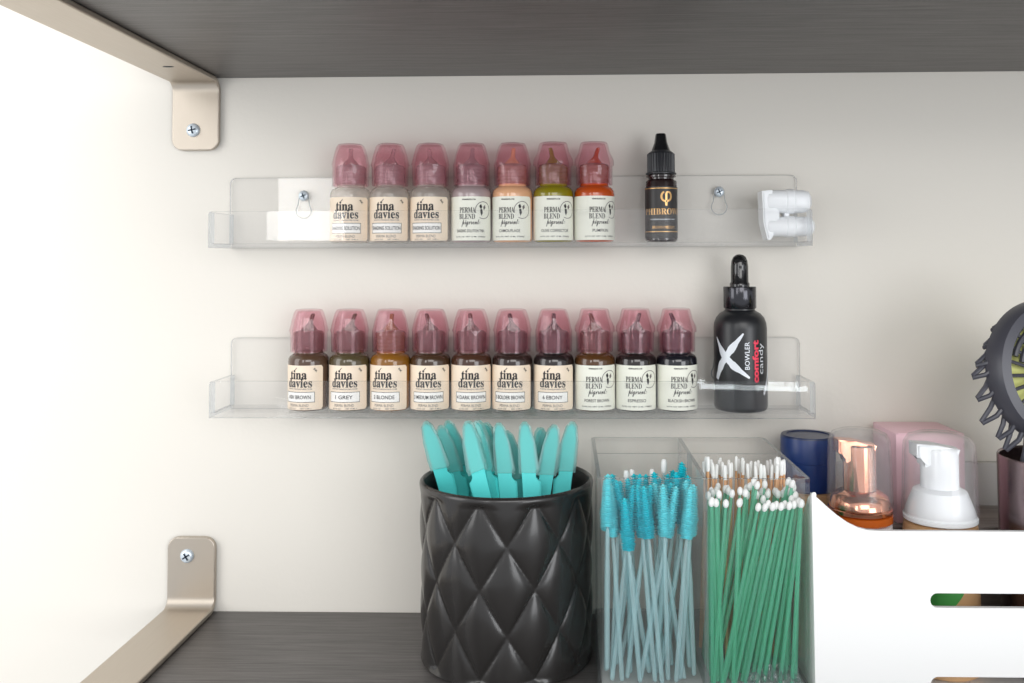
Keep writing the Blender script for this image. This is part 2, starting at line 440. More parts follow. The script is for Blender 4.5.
# ------------------------------------------------------------------ pigment bottles
BR = 0.01295
def pigment_mat(name, rgb):
    if rgb is None: return clear('clear_solution_glass', (250, 249, 246), 1.5, 1.3, 0.30, (240, 232, 224))
    return plain(name, rgb, 0.12, coat=0.5)
def mk_cap():
    bm = bmesh.new()
    out = [(0.0112, 0.0368), (0.0116, 0.0372), (0.0118, 0.0495), (0.0122, 0.0506), (0.0117, 0.0520), (0.0106, 0.0572), (0.0092, 0.0622), (0.0080, 0.0641), (0.0055, 0.0646), (0, 0.0646)]
    inn = [(0, 0.0633), (0.0070, 0.0631), (0.0092, 0.0574), (0.0104, 0.0510), (0.0105, 0.0370)]
    prof = out + inn
    def rf(r, a, z, k):
        if k >= len(out): return r
        if z > 0.0505: return r*(1.0 + 0.035*math.cos(6*a))
        return r*(1.0 + 0.010*math.cos(36*a))
    lathe(bm, prof, 72, rf=rf, cap0=False, cap1=False)
    # close the mouth rim between the two skins
    return finish(bm, 'cap', M['pink'], True, 50)
def mk_cap_winged():
    bm = bmesh.new()
    out = [(0.0112, 0.0368), (0.0116, 0.0372), (0.0117, 0.0490), (0.0130, 0.0500), (0.0128, 0.0530), (0.0105, 0.0580), (0.0094, 0.0630), (0.0086, 0.0644), (0.0060, 0.0648), (0, 0.0648)]
    inn = [(0, 0.0635), (0.0072, 0.0633), (0.0088, 0.0574), (0.0104, 0.0510), (0.0105, 0.0370)]
    def rf(r, a, z, k):
        if k >= len(out): return r
        if 0.0495 < z < 0.056: return r*(0.955 + 0.075*abs(math.cos(2*a))**0.6)
        if z >= 0.056: return r*(0.96 + 0.06*abs(math.cos(2*a)))
        return r*(1.0 + 0.010*math.cos(36*a))
    lathe(bm, out + inn, 72, rf=rf, cap0=False, cap1=False)
    return finish(bm, 'cap', M['pink'], True, 50)
CAP, CAPW = mk_cap(), mk_cap_winged()
def mk_body(m):
    bm = bmesh.new()
    lathe(bm, [(0.0108, 0), (0.0122, 0.0006), (BR, 0.0022), (BR, 0.0310), (0.0127, 0.0328), (0.0117, 0.0346), (0.0102, 0.0356), (0.0092, 0.0362), (0.0090, 0.0378)], 56)
    return finish(bm, 'body', m, True, 50)
def mk_neck(m):
    bm = bmesh.new(); prof = [(0.0088, 0.0379)]
    for i in range(5):
        z = 0.0384 + i*0.0022
        prof += [(0.0093, z), (0.0096, z+0.0006), (0.0096, z+0.0014), (0.0093, z+0.0018)]
    prof += [(0.0086, 0.0500), (0.0060, 0.0508)]
    lathe(bm, prof, 40, rf=lambda r, a, z, k: r*(1+0.03*math.cos(26*a)))
    return finish(bm, 'neck_ring', m, True, 50)
_neck = {}
def neck_for(rgb):
    if rgb not in _neck:
        q = rgb or (214, 206, 200)
        t = tuple(int(a*0.55 + b*0.45) for a, b in zip(q, (196, 166, 172)))
        _neck[rgb] = mk_neck(clear('neck_plastic_%d' % len(_neck), (240, 232, 232), 1.5, 1.3, 0.62, t, rough=0.08))
    return _neck[rgb]
def mk_nozzle(m, tilt):
    bm = bmesh.new(); lathe(bm, [(0.0054, 0.0509), (0.0046, 0.0520), (0.0022, 0.0545), (0.0015, 0.0560), (0.0013, 0.0610), (0.0007, 0.0614)], 24)
    for v in bm.verts:
        if v.co.z > 0.0522: v.co.x += (v.co.z-0.0522)*tilt
    return finish(bm, 'nozzle', m, True, 50)

TINA, PERMA = 'tina', 'perma'
def print_tina(name, off):
    bm = bmesh.new()
    text(bm, '𝐭ı𝐧𝐚', off, 0.0230, width=0.0112, height=0.0040, mi=0, bold=0.012) if False else None
    text(bm, '𝐭𝐢𝐧𝐚', off-0.0004, 0.0234, width=0.0116, height=0.0060, mi=0, bold=0.015)
    flat_poly(bm, [(off-0.0029, 0.0262), (off-0.0022, 0.0264), (off-0.0010, 0.0279), (off-0.0016, 0.0277)])
    text(bm, '𝐝𝐚𝐯𝐢𝐞𝐬', off, 0.0182, width=0.0172, height=0.0058, mi=0, bold=0.012)
    text(bm, 'WWW.TINADAVIES.COM', off, 0.0144, width=0.0172, height=0.0008, mi=1, bold=0.02)
    wdt = min(0.0190, 0.0014*len(name) + 0.0030)
    flat_rect(bm, off-0.0102, off+0.0102, 0.0062, 0.0124, mi=2, nx=14)
    for v in bm.verts: pass
    frame(bm, off-0.0104, off+0.0104, 0.0060, 0.0126, 0.00035, mi=0)
    text(bm, 'PERMA BLEND', off, 0.0041, width=0.0130, height=0.0017, mi=1)
    text(bm, '0.5 FL OZ', off-0.0048, 0.0021, width=0.0060, height=0.0008, mi=1, bold=0.02)
    text(bm, 'NET 15 ML e', off+0.0048, 0.0021, width=0.0070, height=0.0008, mi=1, bold=0.02)
    text(bm, 'INK', off+0.0108, 0.0262, width=0.0030, height=0.0012, mi=0, bold=0.03, turn=-0.85)
    me = lettering_mesh('lettering', bm, BR+0.00018, [M['ink'], M['ink_grey'], M['label_white']])
    bm = bmesh.new()
    text(bm, name, off, 0.0093, width=wdt, height=0.0024, mi=0, bold=0.01)
    me2 = lettering_mesh('shade_name', bm, BR+0.00018, [M['ink']], 0.0003)
    return me, me2
def print_perma(name, off):
    bm = bmesh.new()
    text(bm, 'PERMABLEND.COM', off-0.001, 0.0273, width=0.0086, height=0.0009, mi=0, bold=0.03)
    text(bm, '𝐏𝐄𝐑𝐌𝐀', off-0.0020, 0.0206, width=0.0104, height=0.0034, mi=0)
    text(bm, '𝐁𝐋𝐄𝐍𝐃', off-0.0022, 0.0164, width=0.0104, height=0.0033, mi=0)
    text(bm, '𝓹𝓲𝓰𝓶𝓮𝓷𝓽𝓼', off+0.0004, 0.0122, width=0.0125, height=0.0048, mi=0, bold=0.01)
    flat_ring(bm, off+0.0086, 0.0205, 0.0052, 0.0056, mi=1, n=30, a0=-120, a1=200)
    flat_poly(bm, [(off+0.0058, 0.0232), (off+0.0070, 0.0245), (off+0.0078, 0.0226), (off+0.0072, 0.0213), (off+0.0064, 0.0216)])
    flat_poly(bm, [(off+0.0064, 0.0210), (off+0.0078, 0.0212), (off+0.0083, 0.0188), (off+0.0073, 0.0168), (off+0.0066, 0.0186)])
    flat_poly(bm, [(off+0.0086, 0.0226), (off+0.0100, 0.0240), (off+0.0104, 0.0220), (off+0.0090, 0.0205)], mi=1)
    text(bm, name, off, 0.0073, width=min(0.0185, 0.0012*len(name)+0.002), height=0.0019, mi=0, bold=0.01)
    text(bm, '0.5 FL OZ  NET 15 ML  STERILE', off, 0.0036, width=0.0200, height=0.0008, mi=0, bold=0.02)
    return lettering_mesh('lettering', bm, BR+0.00018, [M['ink'], M['ink_grey']]), None

_body, _noz = {}, {}
def pigment_bottle(px, row, style, shade, rgb, rot, label, tilt=0.1, winged=False, lean=0.0, dy=0.0):
    Y = 0.5815 + dy
    zb = (zb1 if row == 0 else zb2) + 0.0030
    x = XW(px, Y, 240 if row == 0 else 408)
    root = empty('pigment_bottle', (x, Y, zb), label, 'bottle', 'pink-capped pigment bottles on the %s ledge' % ('upper' if row == 0 else 'lower'), rz=0)
    root.rotation_euler = (0, lean, 0)
    if rgb not in _body:
        mt = pigment_mat('pigment_%d' % len(_body), rgb); _body[rgb] = mk_body(mt)
    link('glass_body', _body[rgb], root)
    link('neck_ring', neck_for(rgb), root)
    mt = _body[rgb].materials[0] if rgb else M['neck']
    link('nozzle', mk_nozzle(mt, tilt), root)
    cp = link('cap', CAPW if winged else CAP, root); cp.rotation_euler = (0, 0, tilt*2.2)
    lm = M['cream_label'] if style == TINA else M['mint_label']
    sh = link('paper_label', label_sheet('paper_label', BR, rot*BR-0.0225, rot*BR+0.0160, 0.0012, 0.0292, lm), root)
    a, b = (print_tina if style == TINA else print_perma)(shade, rot*BR)
    link('lettering', a, sh)
    if b: link('shade_name', b, sh)
    return root

SOL = 'SHADING SOLUTION'
top = [
 (350.5, TINA, SOL, None, -0.05, 'clear pigment bottle with cream SHADING SOLUTION label, leftmost on the upper ledge', 0.0, False, 0, 0),
 (390, TINA, SOL, None, -0.02, 'clear pigment bottle with cream SHADING SOLUTION label, middle of the three clear cream-labelled ones', 0.3, False, 0, 0),
 (430.5, TINA, SOL, None, -0.10, 'clear pigment bottle with cream SHADING SOLUTION label, beside the green-labelled SHADING SOLUTION THIN bottle', -0.1, False, 0, 0),
 (471.5, PERMA, 'SHADING SOLUTION THIN', (168, 150, 150), 0.05, 'clear greyish pigment bottle with pale green SHADING SOLUTION THIN label', 0.1, False, 0, 0),
 (512.5, PERMA, 'CAMOUFLAGE', (226, 172, 132), -0.10, 'peach pigment bottle with pale green CAMOUFLAGE label', 0.1, False, 0, 0),
 (553.5, PERMA, 'OLIVE CORRECTOR', (134, 124, 20), 0.10, 'olive green pigment bottle with OLIVE CORRECTOR label', -0.2, True, 0, 0),
 (594.5, PERMA, 'PUMPKIN', (186, 74, 22), 0.28, 'orange-red pigment bottle, rightmost pink-capped one on the upper ledge', 0.3, True, 0, 0)]
for (px, st, shade, rgb, rot, lab, tilt, wg, ln, dy) in top: pigment_bottle(px, 0, st, shade, rgb, rot, lab, tilt, wg, ln, dy)
low = [
 (308.5, TINA, 'ASH BROWN', (84, 62, 46), -0.22, 'brown pigment bottle labelled ASH BROWN, leftmost on the lower ledge', 0.3),
 (349.5, TINA, '1 GREY', (80, 70, 46), -0.05, 'grey-olive pigment bottle labelled 1 GREY', 0.4),
 (390.5, TINA, '2 BLONDE', (134, 88, 26), -0.16, 'golden brown pigment bottle labelled 2 BLONDE', 0.1),
 (430.5, TINA, '3 MEDIUM BROWN', (66, 46, 30), 0.02, 'dark brown pigment bottle labelled 3 MEDIUM BROWN', -0.3),
 (471.5, TINA, '4 DARK BROWN', (70, 44, 30), 0.08, 'dark brown pigment bottle labelled 4 DARK BROWN', -0.1),
 (512.5, TINA, '5 BOLDER BROWN', (48, 34, 30), -0.10, 'blackish brown pigment bottle labelled 5 BOLDER BROWN', -0.2),
 (554, TINA, '6 EBONY', (36, 28, 28), -0.06, 'near-black pigment bottle labelled 6 EBONY', 0.0),
 (595, PERMA, 'FOREST BROWN', (82, 52, 24), 0.08, 'brown pigment bottle with pale green FOREST BROWN label', -0.3),
 (636, PERMA, 'ESPRESSO', (34, 26, 26), -0.02, 'dark pigment bottle with pale green ESPRESSO label', 0.3),
 (677, PERMA, 'BLACKISH BROWN', (22, 22, 30), 0.16, 'black pigment bottle labelled BLACKISH BROWN, rightmost pink-capped one on the lower ledge', -0.4)]
for i, (px, st, shade, rgb, rot, lab, tilt) in enumerate(low):
    pigment_bottle(px, 1, st, shade, rgb, rot, lab, tilt, st == PERMA, 0.0, 0.0)

# ------------------------------------------------------------------ small black dropper bottle with gold print
def brow_bottle():
    Y = 0.5815; p = W(661.5, 240, Y); zb = zb1+0.0030
    root = empty('dropper_bottle', (p.x, Y, zb), 'small dark bottle with black pointed cap and gold print, on the upper ledge', 'bottle')
    r = 0.0103
    bm = bmesh.new(); lathe(bm, [(r*0.9, 0), (r, 0.001), (r, 0.0375), (r*0.96, 0.0392), (r*0.80, 0.0402), (r*0.80, 0.0412), (r*0.92, 0.0416), (r*0.92, 0.0428), (r*0.7, 0.0434), (r*0.7, 0.0450)], 48)
    link('glass_body', finish(bm, 'body', M['amber']), root)
    bm = bmesh.new()
    lathe(bm, [(0.0098, 0.0436), (0.0098, 0.0444), (0.0086, 0.0449), (0.0086, 0.0566), (0.0078, 0.0576), (0.0060, 0.0590), (0.0042, 0.0640), (0.0034, 0.0692), (0.0030, 0.0700), (0, 0.0701)], 96,
          rf=lambda q, a, z, k: q*(1+0.035*(1 if math.cos(32*a) > 0 else -1)) if k in (2, 3) else q, mi_fn=lambda k: 0 if k < 5 else 1)
    link('cap', finish(bm, 'cap', [M['black_plastic'], M['black_gloss']], True, 30), root)
    lb = link('paper_label', label_sheet('paper_label', r, -0.0220, 0.0220, 0.0022, 0.0352, M['grey_label']), root)
    bm = bmesh.new()
    flat_rect(bm, -0.020, 0.020, 0.0338, 0.0343, 0, 24); flat_rect(bm, -0.020, 0.020, 0.0062, 0.0067, 0, 24)
    text(bm, 'φ', 0.0022, 0.0275, height=0.0092, mi=0, bold=0.01)
    text(bm, '𝐏𝐇𝐈𝐁𝐑𝐎𝐖𝐒', 0.0, 0.0192, width=0.0265, height=0.0040, mi=0)
    text(bm, 'PROFESSIONAL BROW CARE', 0.0, 0.0142, width=0.0165, height=0.0008, mi=1, bold=0.02)
    text(bm, 'BROWN MEDIUM', 0.0005, 0.0092, width=0.0150, height=0.0018, mi=0)
    link('lettering', lettering_mesh('lettering', bm, r+0.00018, [M['gold'], M['silver']]), lb)
brow_bottle()

# ------------------------------------------------------------------ white plastic clip at the end of the upper ledge
def clip():
    Y = 0.580; zb = zb1+0.0030
    p = W(787, 243, Y)
    root = empty('plastic_clip', (p.x, Y, zb), 'white plastic clip with two rounded arms at the right end of the upper ledge', 'clip')
    def X(px): return XW(px, Y, 220) - p.x
    bm = bmesh.new()
    pts = [(X(760), 0.0320), (X(761), 0.0120), (X(765), 0.0010), (X(768), 0.0010), (X(775), 0.0080), (X(777), 0.0170), (X(775), 0.0260), (X(770), 0.0325)]
    prism(bm, pts, -0.0080, 0.0080, bev=0.0010); link('end_plate', finish(bm, 'end_plate', M['white_plastic']), root)
    for z0, z1, xr in ((0.0185, 0.0325, 810), (0.0035, 0.0155, 813)):
        bm = bmesh.new(); prof = rrect(-0.0085, 0.0085, z0, z1, 0.0055, 6)
        xs = [X(765), X(767), X(784), X(785), X(792), X(793), X(xr-8), X(xr-3), X(xr)]
        sc = [0.95, 1.05, 1.05, 1.12, 1.12, 1.04, 1.04, 0.9, 0.55]
        cz = (z0+z1)/2; rows = []
        for x, s_ in zip(xs, sc): rows.append([bm.verts.new((x, a*s_, cz+(b-cz)*s_)) for a, b in prof])
        n = len(prof)
        for a, b in zip(rows, rows[1:]):
            for i in range(n): bm.faces.new((a[i], a[(i+1) % n], b[(i+1) % n], b[i]))
        bm.faces.new(rows[0]); bm.faces.new(rows[-1][::-1])
        link('rounded_arm', finish(bm, 'arm', M['white_plastic'], True, 35), root)
    bm = bmesh.new(); box(bm, X(783), X(788), -0.004, 0.004, 0.0152, 0.0190, 0.0004); link('hinge_post', finish(bm, 'post', M['white_plastic']), root)
clip()

# ------------------------------------------------------------------ large black dropper bottle on the lower ledge
def big_dropper():
    Y = 0.5815; zb = zb2+0.0030; p = W(741, 410, Y)
    root = empty('dropper_bottle', (p.x, Y, zb), 'tall matte black dropper bottle with a white X, on the lower ledge', 'bottle')
    r = 0.01675
    bm = bmesh.new(); lathe(bm, [(r*0.88, 0), (r*0.97, 0.0008), (r, 0.0028), (r, 0.0500), (r*0.975, 0.0535), (r*0.90, 0.0566), (r*0.76, 0.0592), (r*0.62, 0.0604), (r*0.56, 0.0612), (r*0.56, 0.0640)], 64)
    link('glass_body', finish(bm, 'body', M['black_satin'], True, 50), root)
    bm = bmesh.new(); lathe(bm, [(0.0098, 0.0622), (0.0102, 0.0626), (0.0102, 0.0752), (0.0100, 0.0756), (0.0066, 0.0757)], 96, rf=lambda q, a, z, k: q*(1+0.012*math.cos(44*a)))
    link('collar', finish(bm, 'collar', M['black_metal'], True, 50), root)
    bm = bmesh.new(); lathe(bm, [(0.0062, 0.0757), (0.0063, 0.0775), (0.0056, 0.0785), (0.0055, 0.0880), (0.0051, 0.0915), (0.0040, 0.0940), (0.0022, 0.0953), (0, 0.0957)], 40)
    link('rubber_bulb', finish(bm, 'bulb', M['black_gloss'], True, 50), root)
    bm = bmesh.new()
    def stroke(pts, ws, mi):
        rng = random.Random(4)
        A = []; B = []
        n = 24
        for i in range(n+1):
            t = i/n; k = t*(len(pts)-1); j = min(int(k), len(pts)-2); f = k-j
            x = pts[j][0]*(1-f)+pts[j+1][0]*f; z = pts[j][1]*(1-f)+pts[j+1][1]*f
            w_ = ws[j]*(1-f)+ws[j+1]*f
            dx = pts[j+1][0]-pts[j][0]; dz = pts[j+1][1]-pts[j][1]; L = math.hypot(dx, dz)
            nx, nz = -dz/L, dx/L; w_ *= 1+rng.uniform(-0.12, 0.12)
            A.append(bm.verts.new((x+nx*w_, 0, z+nz*w_))); B.append(bm.verts.new((x-nx*w_, 0, z-nz*w_)))
        for i in range(n): bm.faces.new((A[i], A[i+1], B[i+1], B[i])).material_index = mi
    stroke([(-0.0205, 0.0450), (-0.0145, 0.0350), (-0.0070, 0.0280), (0.0024, 0.0212)], [0.0004, 0.0022, 0.0021, 0.0005], 0)
    stroke([(-0.0205, 0.0195), (-0.0160, 0.0290), (-0.0082, 0.0390), (-0.0012, 0.0478)], [0.0016, 0.0022, 0.0021, 0.0004], 0)
    text(bm, 'BOWLER', 0.0010, 0.0345, width=0.0165, height=0.0030, mi=0, turn=PI/2)
    text(bm, 'comfort', 0.0066, 0.0310, width=0.0255, height=0.0046, mi=1, bold=0.04, turn=PI/2)
    text(bm, 'candy', 0.0115, 0.0325, width=0.0185, height=0.0052, mi=0, turn=PI/2)
    stroke([(0.0135, 0.0105), (0.0160, 0.0145), (0.0200, 0.0230), (0.0230, 0.0400)], [0.0008, 0.0012, 0.0010, 0.0004], 0)
    link('lettering', lettering_mesh('lettering', bm, r, [M['silver'], M['red']]), root)
    root.scale = (1.0, 1.0, 1.035)
big_dropper()

# ------------------------------------------------------------------ quilted black cup and the razors in it
CUPY, CUPR, CUPH = 0.543, 0.0518, 0.1035
cupx = XW(506.8, CUPY, 560)
def cup():
    root = empty('pen_cup', (cupx, CUPY, ZL), 'glossy black cup with embossed diamond quilting holding turquoise razors', 'cup')
    bm = bmesh.new(); n = 400; rings = []
    prof = []
    nz = 120
    for k in range(nz+1):
        z = 0.0015 + (CUPH-0.0015)*k/nz; prof.append(z)
    zn = W(506, 550, CUPY-CUPR).z-ZL
    for z in prof:
        ring = []
        edge = min(1, max(0, (CUPH-0.0030-z)/0.003)) * min(1, max(0, (z-0.0015)/0.003))
        base = CUPR - 0.0030*(1 - z/CUPH)*0.3
        if z > CUPH-0.0016: base -= 0.0010*((z-(CUPH-0.0016))/0.0016)**2
        for i in range(n):
            a = 2*PI*i/n
            u = (a - 0.07)*10/(2*PI); v = (z-zn)/0.048
            s, t = u+v, u-v
            ds = abs(s-round(s))*2; dt = abs(t-round(t))*2      # 0 on a seam, 1 mid-panel
            h = (1-(1-ds)**2.2)*(1-(1-dt)**2.2)
            d = -0.0027*edge*(1-h**0.55)
            r_ = base+d
            ring.append(bm.verts.new((r_*math.sin(a), -r_*math.cos(a), z)))
        rings.append(ring)
    def prof_ring(r_, z): return [bm.verts.new((r_*math.sin(2*PI*i/n), -r_*math.cos(2*PI*i/n), z)) for i in range(n)]
    inner = [prof_ring(CUPR-0.0022, CUPH+0.0003), prof_ring(CUPR-0.0032, CUPH-0.0010), prof_ring(CUPR-0.0056, CUPH-0.008), prof_ring(CUPR-0.0062, 0.005)]
    base = [prof_ring(CUPR-0.006, 0.0), prof_ring(CUPR-0.0035, 0.0003)]
    seq = base+rings+inner
    for q, (a, b) in enumerate(zip(seq, seq[1:])):
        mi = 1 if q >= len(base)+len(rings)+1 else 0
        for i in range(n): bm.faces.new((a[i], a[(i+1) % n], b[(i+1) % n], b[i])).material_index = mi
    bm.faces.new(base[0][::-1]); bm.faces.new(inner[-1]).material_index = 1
    me = finish(bm, 'cup', [M['cup'], M['cup_in']], True, 60)
    link('cup_wall', me, root)
cup()

def razor_meshes():
    wv = 0.0036
    # local z runs up the handle from 0 (tip of cover at z=0, going down negative)
    bm = bmesh.new()                          # handle
    prof = [(-0.0022, -0.100), (0.0022, -0.100), (0.0031, -0.080), (0.0034, -0.055), (0.0030, -0.0460), (0.0046, -0.0400), (0.0050, -0.0345), (0.0024, -0.0318), (0.0033, -0.0285), (0.0036, -0.0275), (0.0031, -0.012), (0.0018, -0.0030), (0.0002, -0.0012),
            (-0.0014, -0.0028), (-0.0022, -0.010), (-0.0026, -0.0275), (-0.0026, -0.034), (-0.0030, -0.055), (-0.0028, -0.080)]
    prism(bm, prof, -0.0014, 0.0014, bev=0.0006)
    h = finish(bm, 'handle', M['teal'], True, 35)
    bm = bmesh.new()
    prof = [(-0.0037, -0.0290), (0.0046, -0.0305), (0.0048, -0.0280), (0.0041, -0.0130), (0.0027, -0.0030), (0.0010, 0.0003), (-0.0006, 0.0003), (-0.0021, -0.0022), (-0.0032, -0.0110), (-0.0037, -0.0230)]
    prism(bm, prof, -0.0021, 0.0021, bev=0.0008)
    c = finish(bm, 'blade_cover', M['cover'], True, 35)
    bm = bmesh.new(); prism(bm, [(0.0028, -0.0280), (0.0043, -0.0270), (0.0036, -0.0110), (0.0022, -0.0050)], -0.00035, 0.00035)
    b = finish(bm, 'blade', M['blade'], False)
    return h, c, b
RZ = razor_meshes()
razors = [  # tip px, tip py, px where it crosses the rim (py 500), Y tip, Y at rim, yaw, flip, label
 ((425, 422), 449, 0.545, 0.545, 0.10, 1, 'leftmost turquoise razor in the black cup, tip leaning left'),
 ((440, 426), 460, 0.556, 0.556, 0.25, 1, 'turquoise razor leaning left, second from the left in the black cup'),
 ((447, 421), 470, 0.568, 0.566, 0.25, 1, 'turquoise razor at the back, behind the two leftmost razors'),
 ((468, 421), 487, 0.528, 0.518, -0.15, -1, 'large turquoise razor in front with its cover upright, left of the cup middle'),
 ((477, 421), 492, 0.540, 0.532, -0.5, 1, 'turquoise razor edge-on just behind the large front razor'),
 ((485, 423), 499, 0.548, 0.544, -0.3, 1, 'turquoise razor whose cover fans out right of the large front razor'),
 ((498, 423), 507, 0.535, 0.530, 0.10, 1, 'turquoise razor upright at the middle of the black cup'),
 ((506, 431), 521, 0.550, 0.545, 0.10, 1, 'turquoise razor leaning left, immediately right of the cup middle'),
 ((524, 422), 533, 0.532, 0.524, 0.05, 1, 'turquoise razor with upright cover, fourth from the right'),
 ((540, 428), 540, 0.556, 0.552, 0.70, 1, 'shorter turquoise razor standing edge-on behind its neighbours, third from the right'),
 ((555, 425), 543, 0.540, 0.535, 0.10, -1, 'turquoise razor leaning right, second from the right'),
 ((573, 422), 563, 0.545, 0.540, -0.10, -1, 'rightmost turquoise razor in the black cup, leaning right')]
for (tp, rx, yt, yr, yaw, flip, lab) in razors:
    A = W(tp[0], tp[1], yt); B = W(rx, 500, yr)
    d = (B-A); k = (ZL+0.0068-A.z)/d.z
    E_ = A + d*k
    # keep the foot inside the cup
    q = Vector((E_.x-cupx, E_.y-CUPY)); 
    if q.length > 0.036: q = q*(0.036/q.length); E_.x = cupx+q.x; E_.y = CUPY+q.y
    ax = (A-E_); L = ax.length; ax.normalize()
    root = empty('brow_razor', E_, lab, 'razor', 'turquoise razors in the black cup')
    xax = Vector((math.cos(yaw), math.sin(yaw), 0)); xax = (xax - ax*xax.dot(ax)).normalized()
    yax = ax.cross(xax)
    Mx = Matrix((xax, yax, ax)).transposed()
    root.rotation_euler = Mx.to_euler()
    for nm, me in zip(('handle', 'blade_cover', 'blade'), RZ):
        m2 = me.copy()
        for v in m2.vertices:
            v.co.x *= 1.42; v.co.y *= 1.3
            if flip < 0: v.co.x = -v.co.x
            z = v.co.z
            if z < -0.034: z = -0.034 + (z+0.034)*(L-0.034)/(0.066)
            v.co.z = z + L
            # the head bends a little towards the blade side
        if flip < 0: m2.flip_normals()
        link(nm, m2, root)

# ------------------------------------------------------------------ two-compartment clear box
BX0, BX1, BY0, BY1, BZ1 = XW(597, 0.485, 480), XW(811.5, 0.485, 480), 0.485, 0.5985, W(700, 479, 0.485).z
print('BOX', BX0, BX1, BZ1-ZL)
def clear_box():
    root = empty('clear_organiser_box', ((BX0+BX1)/2, (BY0+BY1)/2, ZL), 'clear plastic two-compartment box of brushes and swabs', 'box')
    ox, oy = root.location.x, root.location.y
    hx, hy, H = (BX1-BX0)/2, (BY1-BY0)/2, BZ1-ZL
    t = 0.0022; m2 = [M['box_clear'], M['box_edge']]
    def mark(bm, axis, th=0.85):
        bm.normal_update()
        for f in bm.faces:
            if abs(f.normal[axis]) < th: f.material_index = 1
    # outer shell: rounded outline swept upward, open top
    bm = bmesh.new()
    rim = rrect(-hx, hx, -hy, hy, 0.004, 5)
    rim2 = rrect(-hx+t, hx-t, -hy+t, hy-t, 0.003, 5)
    def ring(pts, z, s=0.0): return [bm.verts.new((x*(1-s), y*(1-s), z)) for x, y in pts]
    zf = 0.0055
    rs = [ring(rim, 0.0006, 0.05), ring(rim, 0.0024, 0.018), ring(rim, 0.005, 0.004), ring(rim, 0.008), ring(rim, H), ring(rim2, H), ring(rim2, zf+0.003), ring(rim2, zf, 0.02)]
    n = len(rim)
    for q, (a, b) in enumerate(zip(rs, rs[1:])):
        for i in range(n): bm.faces.new((a[i], a[(i+1) % n], b[(i+1) % n], b[i])).material_index = 1 if q in (0, 1, 4) else 0
    bm.faces.new(rs[0][::-1])
    link('shell', finish(bm, 'shell', m2, True, 35), root)
    bm = bmesh.new(); box(bm, -hx+t+0.0002, hx-t-0.0002, -hy+t+0.0002, hy-t-0.0002, 0.0040, zf, 0.0004)
    link('floor_panel', finish(bm, 'floor_panel', M['box_floor']), root)
    xd = XW(706, 0.485, 500)-ox
    bm = bmesh.new(); box(bm, xd-0.0012, xd+0.0012, -hy+t, 0.549-oy-0.002, zf, H-0.0002); mark(bm, 0)
    box(bm, xd-0.0012, xd+0.0012, 0.549-oy+0.002, hy-t, zf, H-0.0002)
    mark(bm, 0); link('divider', finish(bm, 'divider', m2, False), root)
    bm = bmesh.new(); box(bm, -hx+t, hx-t, 0.549-oy-0.001, 0.549-oy+0.001, zf, H-0.0002); mark(bm, 1)
    link('cross_divider', finish(bm, 'cross_divider', m2, False), root)
clear_box()

FLOOR = ZL+0.0066
def place_stick(parts, foot, tip, name, label, cat, group, parts_names, spin=0.0):
    ax = tip-foot; L = ax.length; ax.normalize()
    root = empty(name, foot, label, cat, group)
    q = ax.to_track_quat('Z', 'Y'); root.rotation_euler = (q.to_matrix() @ Matrix.Rotation(spin, 3, 'Z')).to_euler()
    for nm, me in zip(parts_names, parts): link(nm, me, root)
    return root
def mk_spoolie(L, m, seed):
    rng = random.Random(seed)
    bm = bmesh.new(); hb = 0.028
    prof = []; k = 0; z = L-hb
    while z < L-0.0008:
        t = (z-(L-hb))/hb
        rr = 0.0041*(0.75+0.25*math.sin(PI*min(1, t*1.6+0.1))) * (1-0.35*max(0, t-0.7)/0.3)
        prof += [(rr*0.50, z), (rr, z+0.00045), (rr*0.9, z+0.0006), (rr*0.45, z+0.0009)]; z += 0.00125
    prof.append((0.0004, L))
    lathe(bm, prof, 14, rf=lambda r, a, z, k: r*(1+rng.uniform(-0.25, 0.15)) if k % 4 in (1, 2) else r)
    br = finish(bm, 'bristles', m, False)
    bm = bmesh.new(); lathe(bm, [(0.0010, 0), (0.0014, 0.001), (0.0014, 0.050), (0.0011, 0.062), (0.0012, L-hb-0.004), (0.0008, L-hb-0.001), (0.0006, L-hb+0.001)], 10)
    return finish(bm, 'wand', M['wand']), br
rnd = random.Random(11)
SP = [mk_spoolie(0.104, M['bristle'], 1), mk_spoolie(0.104, M['bristle2'], 2), mk_spoolie(0.098, M['bristle'], 3)]
cx0, cx1 = BX0+0.0062, XW(706, 0.485, 500)-0.0052
